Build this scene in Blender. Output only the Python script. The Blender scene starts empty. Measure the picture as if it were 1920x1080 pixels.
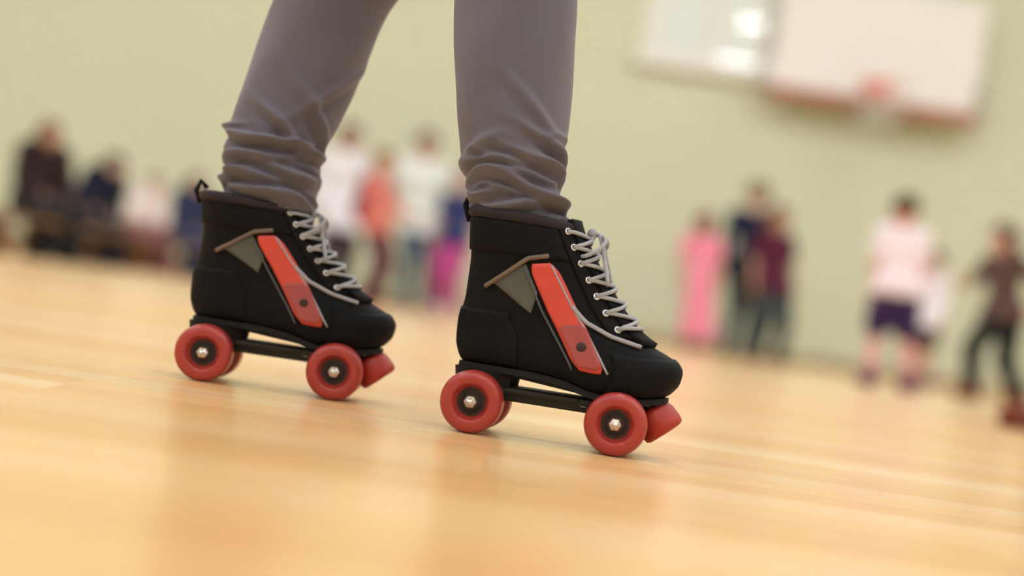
import bpy, math, random
import numpy as np
from mathutils import Vector, Matrix

random.seed(7)
rng = np.random.RandomState(11)
scene = bpy.context.scene
COL = scene.collection

# ------------------------------------------------------------------ camera
CAM_H = 0.13            # lens height above the floor, metres
F_PX = 2700.0           # focal length in pixels of a 1920 px wide frame
ROLL = math.radians(8.5)
HORIZON = 40.0          # horizon below the frame centre, pixels
PITCH = math.atan(HORIZON / F_PX)

cam_data = bpy.data.cameras.new('camera')
cam = bpy.data.objects.new('camera', cam_data)
COL.objects.link(cam)
scene.camera = cam
fwd = Vector((0, math.cos(PITCH), math.sin(PITCH)))
up0 = Vector((0, -math.sin(PITCH), math.cos(PITCH)))
rt0 = Vector((1, 0, 0))
rt = rt0 * math.cos(ROLL) + up0 * math.sin(ROLL)
up = -rt0 * math.sin(ROLL) + up0 * math.cos(ROLL)
m = Matrix((rt, up, -fwd)).transposed().to_4x4()
m.translation = Vector((0, 0, CAM_H))
cam.matrix_world = m
cam_data.sensor_width = 36.0
cam_data.lens = 36.0 * F_PX / 1920.0
cam_data.clip_start = 0.02
cam_data.clip_end = 200
cam_data.dof.use_dof = True
cam_data.dof.focus_distance = 1.49
cam_data.dof.aperture_fstop = 1.55

# ------------------------------------------------------------------ world, lamps, exposure
LAMP_STRENGTH = 48.0
world = bpy.data.worlds.new('overcast_sky')
scene.world = world
world.use_nodes = True
bg = world.node_tree.nodes['Background']
bg.inputs['Color'].default_value = (0.93, 0.95, 0.93, 1)
bg.inputs['Strength'].default_value = 0.95
vs = scene.view_settings
vs.view_transform = 'Standard'
vs.look = 'None'
vs.exposure = 0.0
vs.gamma = 1.0
vs.use_curve_mapping = False
cy = scene.cycles
cy.max_bounces = 6
cy.diffuse_bounces = 3
cy.use_adaptive_sampling = True
cy.adaptive_threshold = 0.035
cy.glossy_bounces = 3
cy.transmission_bounces = 4


# ------------------------------------------------------------------ materials
def mat(name, color, rough=0.6, metal=0.0, spec=0.5, var=0.0, scale=30.0, bump=0.0, sheen=0.0,
        coat=0.0, emit=None, subsurf=0.0, coords='Object'):
    mt = bpy.data.materials.new(name)
    mt.use_nodes = True
    nt = mt.node_tree
    b = nt.nodes['Principled BSDF']
    b.inputs['Base Color'].default_value = (*color, 1)
    b.inputs['Roughness'].default_value = rough
    b.inputs['Metallic'].default_value = metal
    b.inputs['Specular IOR Level'].default_value = spec
    b.inputs['Sheen Weight'].default_value = sheen
    b.inputs['Coat Weight'].default_value = coat
    if subsurf:
        b.inputs['Subsurface Weight'].default_value = subsurf
        b.inputs['Subsurface Radius'].default_value = (0.01, 0.004, 0.002)
    if emit:
        b.inputs['Emission Color'].default_value = (*emit[0], 1)
        b.inputs['Emission Strength'].default_value = emit[1]
    if var or bump:
        tc = nt.nodes.new('ShaderNodeTexCoord')
        nz = nt.nodes.new('ShaderNodeTexNoise')
        nz.inputs['Scale'].default_value = scale
        nz.inputs['Detail'].default_value = 4
        nt.links.new(tc.outputs[coords], nz.inputs['Vector'])
        if var:
            mx = nt.nodes.new('ShaderNodeMix')
            mx.data_type = 'RGBA'
            lo = tuple(c * (1 - var) for c in color)
            hi = tuple(min(1, c * (1 + var)) for c in color)
            mx.inputs[6].default_value = (*lo, 1)
            mx.inputs[7].default_value = (*hi, 1)
            nt.links.new(nz.outputs['Fac'], mx.inputs[0])
            nt.links.new(mx.outputs[2], b.inputs['Base Color'])
        if bump:
            bp = nt.nodes.new('ShaderNodeBump')
            bp.inputs['Strength'].default_value = bump
            bp.inputs['Distance'].default_value = 0.002
            nt.links.new(nz.outputs['Fac'], bp.inputs['Height'])
            nt.links.new(bp.outputs['Normal'], b.inputs['Normal'])
    return mt


def wood_floor_material(name, per_object):
    """varnished golden boards; per_object: every plank object takes its own tone"""
    mt = bpy.data.materials.new(name)
    mt.use_nodes = True
    nt = mt.node_tree
    N, L = nt.nodes, nt.links
    b = N['Principled BSDF']
    tc = N.new('ShaderNodeTexCoord')
    mp = N.new('ShaderNodeMapping')
    mp.inputs['Scale'].default_value = (1.2, 26, 26)
    L.new(tc.outputs['Object'], mp.inputs['Vector'])
    nz = N.new('ShaderNodeTexNoise')
    nz.noise_dimensions = '4D'
    nz.inputs['Scale'].default_value = 2.2
    nz.inputs['Detail'].default_value = 5
    nz.inputs['Distortion'].default_value = 0.4
    L.new(mp.outputs['Vector'], nz.inputs['Vector'])
    ramp = N.new('ShaderNodeValToRGB')
    e = ramp.color_ramp.elements
    e[0].position = 0.0
    e[0].color = (0.66, 0.34, 0.13, 1)
    e[1].position = 1.0
    e[1].color = (0.84, 0.70, 0.48, 1)
    mid = ramp.color_ramp.elements.new(0.45)
    mid.color = (0.78, 0.485, 0.21, 1)
    if per_object:
        oi = N.new('ShaderNodeObjectInfo')
        sp = N.new('ShaderNodeSeparateColor')
        L.new(oi.outputs['Color'], sp.inputs['Color'])
        tone = sp.outputs['Red']            # each board has its own stain
        ml = N.new('ShaderNodeMath')
        ml.operation = 'MULTIPLY'
        ml.inputs[1].default_value = 40
        L.new(oi.outputs['Random'], ml.inputs[0])
        L.new(ml.outputs[0], nz.inputs['W'])
    else:
        br = N.new('ShaderNodeTexBrick')
        br.inputs['Color1'].default_value = (0, 0, 0, 1)
        br.inputs['Color2'].default_value = (1, 1, 1, 1)
        br.inputs['Mortar'].default_value = (0.2, 0.2, 0.2, 1)
        br.inputs['Scale'].default_value = 1.0
        br.inputs['Mortar Size'].default_value = 0.0015
        br.inputs['Brick Width'].default_value = 1.6
        br.inputs['Row Height'].default_value = 0.075
        L.new(tc.outputs['Object'], br.inputs['Vector'])
        sp = N.new('ShaderNodeSeparateColor')
        L.new(br.outputs['Color'], sp.inputs['Color'])
        tone = sp.outputs['Red']
    mx = N.new('ShaderNodeMix')
    mx.data_type = 'FLOAT'
    mx.inputs[0].default_value = 0.62
    L.new(nz.outputs['Fac'], mx.inputs[2])
    L.new(tone, mx.inputs[3])
    L.new(mx.outputs[0], ramp.inputs['Fac'])
    L.new(ramp.outputs['Color'], b.inputs['Base Color'])
    b.inputs['Roughness'].default_value = 0.25
    b.inputs['IOR'].default_value = 1.62
    return mt


M = {}
M['plank'] = wood_floor_material('varnished_plank', True)
M['floor'] = wood_floor_material('varnished_floor', False)
M['sub'] = mat('subfloor', (0.12, 0.08, 0.04), 0.9)
M['wall'] = mat('pale_green_wall', (0.645, 0.665, 0.48), 0.75, spec=0.2, var=0.05, scale=0.6, bump=0.05)
M['wall2'] = mat('cream_side_wall', (0.66, 0.64, 0.50), 0.8, spec=0.2, var=0.03, scale=0.8)
M['ceil'] = mat('white_ceiling', (0.78, 0.78, 0.74), 0.9, spec=0.1, var=0.02, scale=2)
M['skirting'] = mat('tan_skirting', (0.42, 0.30, 0.15), 0.5, var=0.15, scale=12)
M['white_paint'] = mat('white_paint', (0.84, 0.82, 0.74), 0.45, var=0.02, scale=6)
M['lamp_glow'] = mat('lamp_diffuser', (0.9, 0.9, 0.88), 0.5, emit=((0.92, 0.99, 1.10), LAMP_STRENGTH))
M['lamp_body'] = mat('lamp_housing', (0.7, 0.7, 0.7), 0.5, var=0.03, scale=8)
M['steel'] = mat('steel', (0.62, 0.62, 0.62), 0.3, metal=1.0, var=0.05, scale=60)
M['dark_steel'] = mat('dark_steel', (0.03, 0.03, 0.032), 0.45, metal=0.6, var=0.1, scale=60)
M['grey_metal'] = mat('grey_painted_metal', (0.36, 0.34, 0.28), 0.5, var=0.05, scale=20)
M['orange'] = mat('orange_red_hoop', (0.80, 0.13, 0.07), 0.4, var=0.05, scale=30)
M['red_pad'] = mat('brown_red_pad', (0.40, 0.17, 0.11), 0.6, var=0.08, scale=25)
M['board'] = mat('white_backboard', (0.83, 0.80, 0.74), 0.35, var=0.03, scale=3)
M['net'] = mat('white_net', (0.82, 0.78, 0.70), 0.8, var=0.05, scale=80)
M['bench'] = mat('bench_wood', (0.20, 0.095, 0.038), 0.45, var=0.2, scale=9)

M['leather'] = mat('black_boot_suede', (0.0035, 0.0035, 0.004), 0.65, spec=0.16, var=0.3, scale=90, bump=0.25)
M['leather_soft'] = mat('black_padding', (0.006, 0.005, 0.006), 0.75, spec=0.16, var=0.3, scale=140, bump=0.3)
M['lining'] = mat('purple_black_lining', (0.014, 0.008, 0.013), 0.85, var=0.3, scale=120, bump=0.3)
M['red_panel'] = mat('red_side_panel', (0.60, 0.058, 0.036), 0.5, var=0.18, scale=38, bump=0.15)
M['dull_red'] = mat('dull_red_side_panel', (0.34, 0.058, 0.052), 0.55, var=0.25, scale=50, bump=0.15)
M['grey_panel'] = mat('grey_side_panel', (0.075, 0.080, 0.073), 0.6, var=0.15, scale=60, bump=0.15)
M['piping'] = mat('grey_piping', (0.34, 0.33, 0.36), 0.6, var=0.1, scale=90)
M['tan_piping'] = mat('tan_piping', (0.14, 0.10, 0.07), 0.6, var=0.1, scale=90)
M['lace'] = mat('grey_white_lace', (0.36, 0.36, 0.38), 0.8, var=0.12, scale=220, bump=0.3)
M['rubber'] = mat('black_rubber', (0.008, 0.007, 0.007), 0.7, spec=0.25, var=0.2, scale=60)
M['wheel'] = mat('red_urethane', (0.37, 0.034, 0.026), 0.38, var=0.12, scale=40, coat=0.1)
M['hub'] = mat('dark_red_hub', (0.030, 0.006, 0.006), 0.5, var=0.2, scale=40)
M['nut'] = mat('pale_nut', (0.80, 0.72, 0.60), 0.32, metal=0.6, var=0.05, scale=80)
M['stop'] = mat('red_toe_stop', (0.36, 0.022, 0.010), 0.5, var=0.12, scale=40)


def denim_material():
    mt = mat('taupe_denim', (0.118, 0.112, 0.142), 0.85, spec=0.25, sheen=0.35, var=0.10, scale=26)
    nt = mt.node_tree
    N, L = nt.nodes, nt.links
    b = N['Principled BSDF']
    b.inputs['Sheen Tint'].default_value = (0.62, 0.56, 0.62, 1)
    b.inputs['Sheen Roughness'].default_value = 0.6
    tc = N.new('ShaderNodeTexCoord')
    wv = N.new('ShaderNodeTexWave')
    wv.inputs['Scale'].default_value = 420
    wv.inputs['Distortion'].default_value = 1.5
    L.new(tc.outputs['Object'], wv.inputs['Vector'])
    bp = N.new('ShaderNodeBump')
    bp.inputs['Strength'].default_value = 0.25
    bp.inputs['Distance'].default_value = 0.0006
    L.new(wv.outputs['Fac'], bp.inputs['Height'])
    L.new(bp.outputs['Normal'], b.inputs['Normal'])
    return mt


M['denim'] = denim_material()
_cloth = {}


def cloth(color):
    key = tuple(round(c, 3) for c in color)
    if key not in _cloth:
        _cloth[key] = mat('fabric_%d' % len(_cloth), color, 0.85, spec=0.2, sheen=0.1, var=0.12, scale=35, bump=0.2)
    return _cloth[key]


_skin = {}


def skin(tone):
    if tone not in _skin:
        _skin[tone] = mat('skin_%d' % len(_skin), tone, 0.55, spec=0.35, var=0.06, scale=25)
    return _skin[tone]


def glass_material():
    mt = bpy.data.materials.new('window_glass')
    mt.use_nodes = True
    nt = mt.node_tree
    N, L = nt.nodes, nt.links
    N.remove(N['Principled BSDF'])
    tr = N.new('ShaderNodeBsdfTransparent')
    tr.inputs['Color'].default_value = (0.95, 0.93, 0.86, 1)
    gl = N.new('ShaderNodeBsdfGlossy')
    gl.inputs['Roughness'].default_value = 0.03
    fr = N.new('ShaderNodeFresnel')
    fr.inputs['IOR'].default_value = 1.45
    nz = N.new('ShaderNodeTexNoise')
    nz.inputs['Scale'].default_value = 1.3
    bp = N.new('ShaderNodeBump')
    bp.inputs['Strength'].default_value = 0.02
    L.new(nz.outputs['Fac'], bp.inputs['Height'])
    L.new(bp.outputs['Normal'], gl.inputs['Normal'])
    mx = N.new('ShaderNodeMixShader')
    L.new(fr.outputs[0], mx.inputs[0])
    L.new(tr.outputs[0], mx.inputs[1])
    L.new(gl.outputs[0], mx.inputs[2])
    L.new(mx.outputs[0], N['Material Output'].inputs['Surface'])
    return mt


M['glass'] = glass_material()


# ------------------------------------------------------------------ object helpers
def link(name, me, material=None, parent=None, smooth=True, loc=None):
    o = bpy.data.objects.new(name, me)
    COL.objects.link(o)
    if material is not None and not me.materials:
        me.materials.append(material)
    if smooth and len(me.polygons):
        me.polygons.foreach_set('use_smooth', [True] * len(me.polygons))
    if parent is not None:
        o.parent = parent
    if loc is not None:
        o.location = loc
    return o


def mesh(name, V, Fc):
    me = bpy.data.meshes.new(name)
    me.from_pydata([tuple(map(float, v)) for v in V], [], [tuple(int(i) for i in f) for f in Fc])
    me.update()
    return me


def empty(name, loc=(0, 0, 0), rz=0.0):
    o = bpy.data.objects.new(name, None)
    o.empty_display_size = 0.1
    COL.objects.link(o)
    o.location = loc
    o.rotation_euler = (0, 0, rz)
    return o


def tag(o, label=None, cat=None, group=None, kind=None):
    if label:
        o['label'] = label
    if cat:
        o['category'] = cat
    if group:
        o['group'] = group
    if kind:
        o['kind'] = kind
    return o


class MB:
    """collects shapes into one mesh"""

    def __init__(self):
        self.V = []
        self.F = []

    def add(self, V, Fc):
        n = len(self.V)
        self.V += [tuple(map(float, v)) for v in V]
        self.F += [tuple(int(i) + n for i in f) for f in Fc]
        return self

    def box(self, x0, x1, y0, y1, z0, z1, ch=0.0):
        if ch <= 0:
            V = [(x, y, z) for z in (z0, z1) for y in (y0, y1) for x in (x0, x1)]
            Fc = [(0, 2, 3, 1), (4, 5, 7, 6), (0, 1, 5, 4), (2, 6, 7, 3), (0, 4, 6, 2), (1, 3, 7, 5)]
            return self.add(V, Fc)
        # chamfered along the four vertical edges and the top and bottom rims
        def ring(z, i):
            a, b, c, d = x0 + i, x1 - i, y0 + i, y1 - i
            k = ch
            return [(a + k, c, z), (b - k, c, z), (b, c + k, z), (b, d - k, z), (b - k, d, z), (a + k, d, z), (a, d - k, z), (a, c + k, z)]
        R = ring(z0, ch) + ring(z0 + ch, 0) + ring(z1 - ch, 0) + ring(z1, ch)
        Fc = []
        for r in range(3):
            for j in range(8):
                k = (j + 1) % 8
                Fc.append((r * 8 + j, r * 8 + k, r * 8 + 8 + k, r * 8 + 8 + j))
        Fc.append(tuple(range(7, -1, -1)))
        Fc.append(tuple(range(24, 32)))
        return self.add(R, Fc)

    def tube(self, P, r, n=10, closed=False, cap=True):
        P = [np.array(p, float) for p in P]
        k = len(P)
        rr = [r] * k if np.isscalar(r) else list(r)
        ref = None
        V = []
        for i in range(k):
            if closed:
                t = P[(i + 1) % k] - P[i - 1]
            else:
                t = P[min(i + 1, k - 1)] - P[max(i - 1, 0)]
            t = t / (np.linalg.norm(t) + 1e-12)
            if ref is None:
                ref = np.array((0, 0, 1.0)) if abs(t[2]) < 0.9 else np.array((1.0, 0, 0))
            u = np.cross(t, ref)
            u /= np.linalg.norm(u) + 1e-12
            w = np.cross(u, t)
            ref = w
            for j in range(n):
                a = 2 * math.pi * j / n
                V.append(P[i] + rr[i] * (math.cos(a) * u + math.sin(a) * w))
        Fc = []
        for i in range(k if closed else k - 1):
            i2 = (i + 1) % k
            for j in range(n):
                j2 = (j + 1) % n
                Fc.append((i * n + j, i * n + j2, i2 * n + j2, i2 * n + j))
        if cap and not closed:
            Fc.append(tuple(range(n - 1, -1, -1)))
            Fc.append(tuple((k - 1) * n + j for j in range(n)))
        return self.add(V, Fc)

    def lathe(self, prof, n=40, origin=(0, 0, 0), axis=(0, 1, 0), cap=True):
        """prof: (radius, along axis); closed at the ends where the radius is 0"""
        ax = np.array(axis, float)
        ax /= np.linalg.norm(ax)
        ref = np.array((0, 0, 1.0)) if abs(ax[2]) < 0.9 else np.array((1.0, 0, 0))
        u = np.cross(ax, ref)
        u /= np.linalg.norm(u)
        w = np.cross(ax, u)
        o = np.array(origin, float)
        V = []
        for r, h in prof:
            for j in range(n):
                a = 2 * math.pi * j / n
                V.append(o + ax * h + r * (math.cos(a) * u + math.sin(a) * w))
        Fc = []
        for i in range(len(prof) - 1):
            for j in range(n):
                k = (j + 1) % n
                Fc.append((i * n + j, i * n + k, (i + 1) * n + k, (i + 1) * n + j))
        if cap and prof[0][0] > 1e-6:
            Fc.append(tuple(range(n - 1, -1, -1)))
        if cap and prof[-1][0] > 1e-6:
            Fc.append(tuple((len(prof) - 1) * n + j for j in range(n)))
        return self.add(V, Fc)

    def sphere(self, c, r, nu=14, nv=8):
        r = np.array((r, r, r) if np.isscalar(r) else r, float)
        V = []
        for i in range(nv + 1):
            th = math.pi * i / nv
            for j in range(nu):
                a = 2 * math.pi * j / nu
                V.append(np.array(c) + r * np.array((math.sin(th) * math.cos(a), math.sin(th) * math.sin(a), math.cos(th))))
        Fc = [(i * nu + j, (i + 1) * nu + j, (i + 1) * nu + (j + 1) % nu, i * nu + (j + 1) % nu) for i in range(nv) for j in range(nu)]
        return self.add(V, Fc)

    def mesh(self, name):
        return mesh(name, self.V, self.F)

    def build(self, name, material, parent=None, smooth=False):
        return link(name, self.mesh(name), material, parent, smooth)


def floor_x(px, Y):
    """world X of a floor point at depth Y that the lens sees in column px"""
    v = HORIZON + F_PX * CAM_H / Y
    u = (px - 960 + v * math.sin(ROLL)) / math.cos(ROLL)
    return u * Y / F_PX


# ------------------------------------------------------------------ the hall
X0, X1, Y0, Y1, ZC = -12.0, 12.0, -9.0, 15.3, 6.6
PX0, PX1, PY0, PY1 = -2.4, 2.4, 0.30, 4.05      # area laid with single planks
PT = 0.014
fl = MB()
# slab whose top is flush with the planks, with a shallow bed where the single planks lie
def slab(x0, x1, y0, y1, zt):
    fl.box(x0, x1, y0, y1, -0.15, zt)
slab(X0, X1, Y0, PY0, 0)
slab(X0, X1, PY1, Y1, 0)
slab(X0, PX0, PY0, PY1, 0)
slab(PX1, X1, PY0, PY1, 0)
slab(PX0, PX1, PY0, PY1, -PT)
floor = fl.build('floor', M['floor'])
tag(floor, 'varnished golden wooden sports hall floor of narrow boards', 'floor', kind='structure')

PW, PL = 0.075, 1.6
def plank_mesh(L_):
    g, c = 0.0003, 0.0006
    b = MB()
    x, y = L_ / 2 - g, PW / 2 - g
    R0 = [(-x, -y, -PT), (x, -y, -PT), (x, y, -PT), (-x, y, -PT)]
    R1 = [(-x, -y, -c), (x, -y, -c), (x, y, -c), (-x, y, -c)]
    R2 = [(-x + c, -y + c, 0), (x - c, -y + c, 0), (x - c, y - c, 0), (-x + c, y - c, 0)]
    Fc = [(3, 2, 1, 0), (8, 9, 10, 11)]
    for r in (0, 4):
        for j in range(4):
            k = (j + 1) % 4
            Fc.append((r + j, r + k, r + 4 + k, r + 4 + j))
    b.add(R0 + R1 + R2, Fc)
    me = b.mesh('plank')
    me.materials.append(M['plank'])
    return me
plank_kinds = {q: plank_mesh(q) for q in (0.4, 0.8, 1.2, 1.6)}
nrow = int(round((PY1 - PY0) / PW))
for r in range(nrow):
    y = PY0 + PW * (r + 0.5)
    start = (0.0, 0.8, 0.4, 1.2, 0.8, 0.0, 1.2, 0.4)[(r * 3) % 8]
    lens = [1.6, 1.6, 1.6] if start == 0 else [start, 1.6, 1.6, round(1.6 - start, 1)]
    xs, x_at = [], PX0
    for q in lens:
        xs.append((x_at + q / 2, plank_kinds[q]))
        x_at += q
    for x, me in xs:
        o = bpy.data.objects.new('plank', me)
        COL.objects.link(o)
        o.parent = floor
        o.location = (x, y, 0)
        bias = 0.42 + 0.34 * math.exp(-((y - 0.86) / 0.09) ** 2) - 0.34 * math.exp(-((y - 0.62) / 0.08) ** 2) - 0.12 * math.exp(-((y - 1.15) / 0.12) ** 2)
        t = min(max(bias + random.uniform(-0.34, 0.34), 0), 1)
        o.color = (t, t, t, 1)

WX0, WX1, WZ0, WZ1 = 0.98, 2.38, 2.97, 4.95     # window opening in the back wall
w = MB()
w.box(X0, WX0, Y1, Y1 + 0.25, 0, ZC).box(WX1, X1, Y1, Y1 + 0.25, 0, ZC)
w.box(WX0, WX1, Y1, Y1 + 0.25, 0, WZ0).box(WX0, WX1, Y1, Y1 + 0.25, WZ1, ZC)
tag(w.build('wall_back', M['wall']), 'pale green painted end wall of the sports hall', 'wall', kind='structure')
tag(MB().box(X0 - 0.25, X0, Y0, Y1, 0, ZC).build('wall_left', M['wall']), 'pale green left side wall of the hall', 'wall', kind='structure')
tag(MB().box(X1, X1 + 0.25, Y0, Y1, 0, ZC).build('wall_right', M['wall']), 'pale green right side wall of the hall', 'wall', kind='structure')
tag(MB().box(X0, X1, Y0 - 0.25, Y0, 0, ZC).build('wall_front', M['wall2']), 'cream wall behind the camera', 'wall', kind='structure')
tag(MB().box(X0, X1, Y0, Y1, ZC, ZC + 0.2).build('ceiling', M['ceil']), 'white ceiling of the sports hall', 'ceiling', kind='structure')
tag(MB().box(X0, X1, Y1 - 0.02, Y1, 0, 0.10, 0.004).build('baseboard_back', M['skirting']), 'tan wooden skirting board along the end wall', 'baseboard', kind='structure')

# window with white frame and a deep white ledge
win = empty('window_1', ((WX0 + WX1) / 2, Y1, WZ0))
tag(win, 'wide white framed window high in the green end wall', 'window', kind='structure')
hw, hh = (WX1 - WX0) / 2, WZ1 - WZ0
fr = MB()
fr.box(-hw, -hw + 0.13, -0.03, 0.12, 0, hh, 0.006).box(hw - 0.13, hw, -0.03, 0.12, 0, hh, 0.006)
fr.box(-hw + 0.13, hw - 0.13, -0.03, 0.12, hh - 0.1, hh, 0.006).box(-hw + 0.13, hw - 0.13, -0.03, 0.12, 0, 0.1, 0.006)
fr.build('window_frame', M['white_paint'], win)
MB().box(-hw - 0.1, hw + 0.1, -0.14, 0.02, -0.07, 0.015, 0.008).build('window_sill', M['white_paint'], win)
bars = [0.06]
for bx in bars:
    MB().box(bx - 0.04, bx + 0.04, -0.03, 0.12, 0.1, hh - 0.1, 0.006).build('mullion', M['white_paint'], win)
ed = [-hw + 0.13] + bars + [hw - 0.13]
for i in range(2):
    a = ed[i] + (0.04 if i else 0)
    b = ed[i + 1] - (0.04 if i < 1 else 0)
    MB().box(a, b, 0.05, 0.056, 0.1, hh - 0.1).build('pane', M['glass'], win)

# ceiling lamps
for j, ly in enumerate((-6.5, -2.2, 2.1, 6.4, 10.7)):
    for i, lx in enumerate((-9, -4.5, 0, 4.5, 9)):
        la = empty('ceiling_light', (lx, ly, ZC - 0.16))
        tag(la, 'white fluorescent batten, %s across and %s from the far wall' % (('leftmost', 'second from left', 'middle', 'second from right', 'rightmost')[i], ('fifth row', 'fourth row', 'third row', 'second row', 'first row')[j]), 'ceiling light', 'fluorescent battens under the ceiling')
        MB().box(-0.8, 0.8, -0.2, 0.2, 0.05, 0.12, 0.01).build('lamp_housing', M['lamp_body'], la)
        MB().box(-0.78, 0.78, -0.18, 0.18, 0.03, 0.05).build('diffuser', M['lamp_glow'], la)
        for hx in (-0.6, 0.6):
            MB().tube([(hx, 0, 0.12), (hx, 0, 0.16)], 0.01).build('hanger', M['steel'], la)

# ------------------------------------------------------------------ basketball backboard on the end wall
BY, BZ, BW, BH = 14.98, 2.79, 2.16, 1.25
BX = 3.43
bb = empty('basketball_backboard', (BX, BY, BZ))
tag(bb, 'white basketball backboard with red bottom padding and orange hoop', 'backboard')
hb = BW / 2
MB().box(-hb, hb, 0, 0.04, 0.06, BH, 0.008).build('board', M['board'], bb)
MB().box(-hb - 0.02, -0.14, -0.03, 0.06, -0.07, 0.075, 0.012).build('bottom_pad', M['red_pad'], bb)
MB().box(0.14, hb + 0.02, -0.03, 0.06, -0.07, 0.075, 0.012).build('bottom_pad', M['red_pad'], bb)
MB().box(hb - 0.03, hb + 0.045, -0.02, 0.06, 0.075, 0.36, 0.012).build('corner_pad', M['grey_metal'], bb)
MB().box(-hb - 0.045, -hb + 0.03, -0.02, 0.06, 0.075, 0.36, 0.012).build('corner_pad', M['board'], bb)
for (a, b, c, d) in ((-0.3, 0.3, 0.66, 0.70), (-0.3, 0.3, 0.25, 0.29), (-0.3, -0.26, 0.29, 0.66), (0.26, 0.3, 0.29, 0.66)):
    MB().box(a, b, -0.004, 0.002, c, d).build('target_line', M['net'], bb)
MB().box(-0.13, 0.13, -0.05, 0.0, 0.03, 0.26, 0.01).box(-0.07, 0.07, -0.18, -0.04, 0.10, 0.17, 0.01).build('hoop_bracket', M['orange'], bb)
ring = [(0.225 * math.cos(a), -0.40 + 0.225 * math.sin(a), 0.14) for a in np.linspace(0, 2 * math.pi, 36, endpoint=False)]
MB().tube(ring, 0.012, 8, closed=True).build('hoop', M['orange'], bb, True)
net = MB()
for k in range(12):
    for s in (-1, 1):
        P = []
        for t in np.linspace(0, 1, 9):
            r = 0.225 - 0.10 * t + 0.02 * t * t
            a = 2 * math.pi * k / 12 + s * t * 1.05
            P.append((r * math.cos(a), -0.40 + r * math.sin(a), 0.13 - 0.40 * t))
        net.tube(P, 0.005, 5)
net.build('net', M['net'], bb, True)
for sx in (-0.6, 0.6):
    MB().box(sx - 0.05, sx + 0.05, 0.04, Y1 - BY - 0.025, 0.15, 0.25, 0.008).box(sx - 0.05, sx + 0.05, 0.04, Y1 - BY - 0.025, 0.95, 1.05, 0.008).box(sx - 0.06, sx + 0.06, Y1 - BY - 0.05, Y1 - BY - 0.001, 0.05, 1.2, 0.006).build('wall_support', M['grey_metal'], bb)

# ------------------------------------------------------------------ gym bench
BENCH_H = 0.26
def bench_y(px):
    return 8.6 + (px + 60) / 485 * 4.8
bA = Vector((floor_x(-60, bench_y(-60)), bench_y(-60)))
bB = Vector((floor_x(425, bench_y(425)), bench_y(425)))
bench_yaw = math.atan2(bB.y - bA.y, bB.x - bA.x)
bench = empty('gym_bench', ((bA.x + bB.x) / 2, (bA.y + bB.y) / 2, 0), bench_yaw)
tag(bench, 'low wooden gym bench along the green wall under the seated people', 'bench')
L2 = (bB - bA).length / 2
MB().box(-L2, L2, -0.15, 0.15, BENCH_H - 0.04, BENCH_H, 0.008).build('seat', M['bench'], bench)
MB().box(-L2 + 0.1, L2 - 0.1, -0.025, 0.025, 0.08, 0.15, 0.005).build('stretcher', M['bench'], bench)
for sx in (-L2 + 0.2, 0, L2 - 0.2):
    MB().box(sx - 0.03, sx + 0.03, -0.12, 0.12, 0.05, BENCH_H - 0.04, 0.006).box(sx - 0.035, sx + 0.035, -0.18, 0.18, 0, 0.05, 0.006).build('leg', M['bench'], bench)


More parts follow.
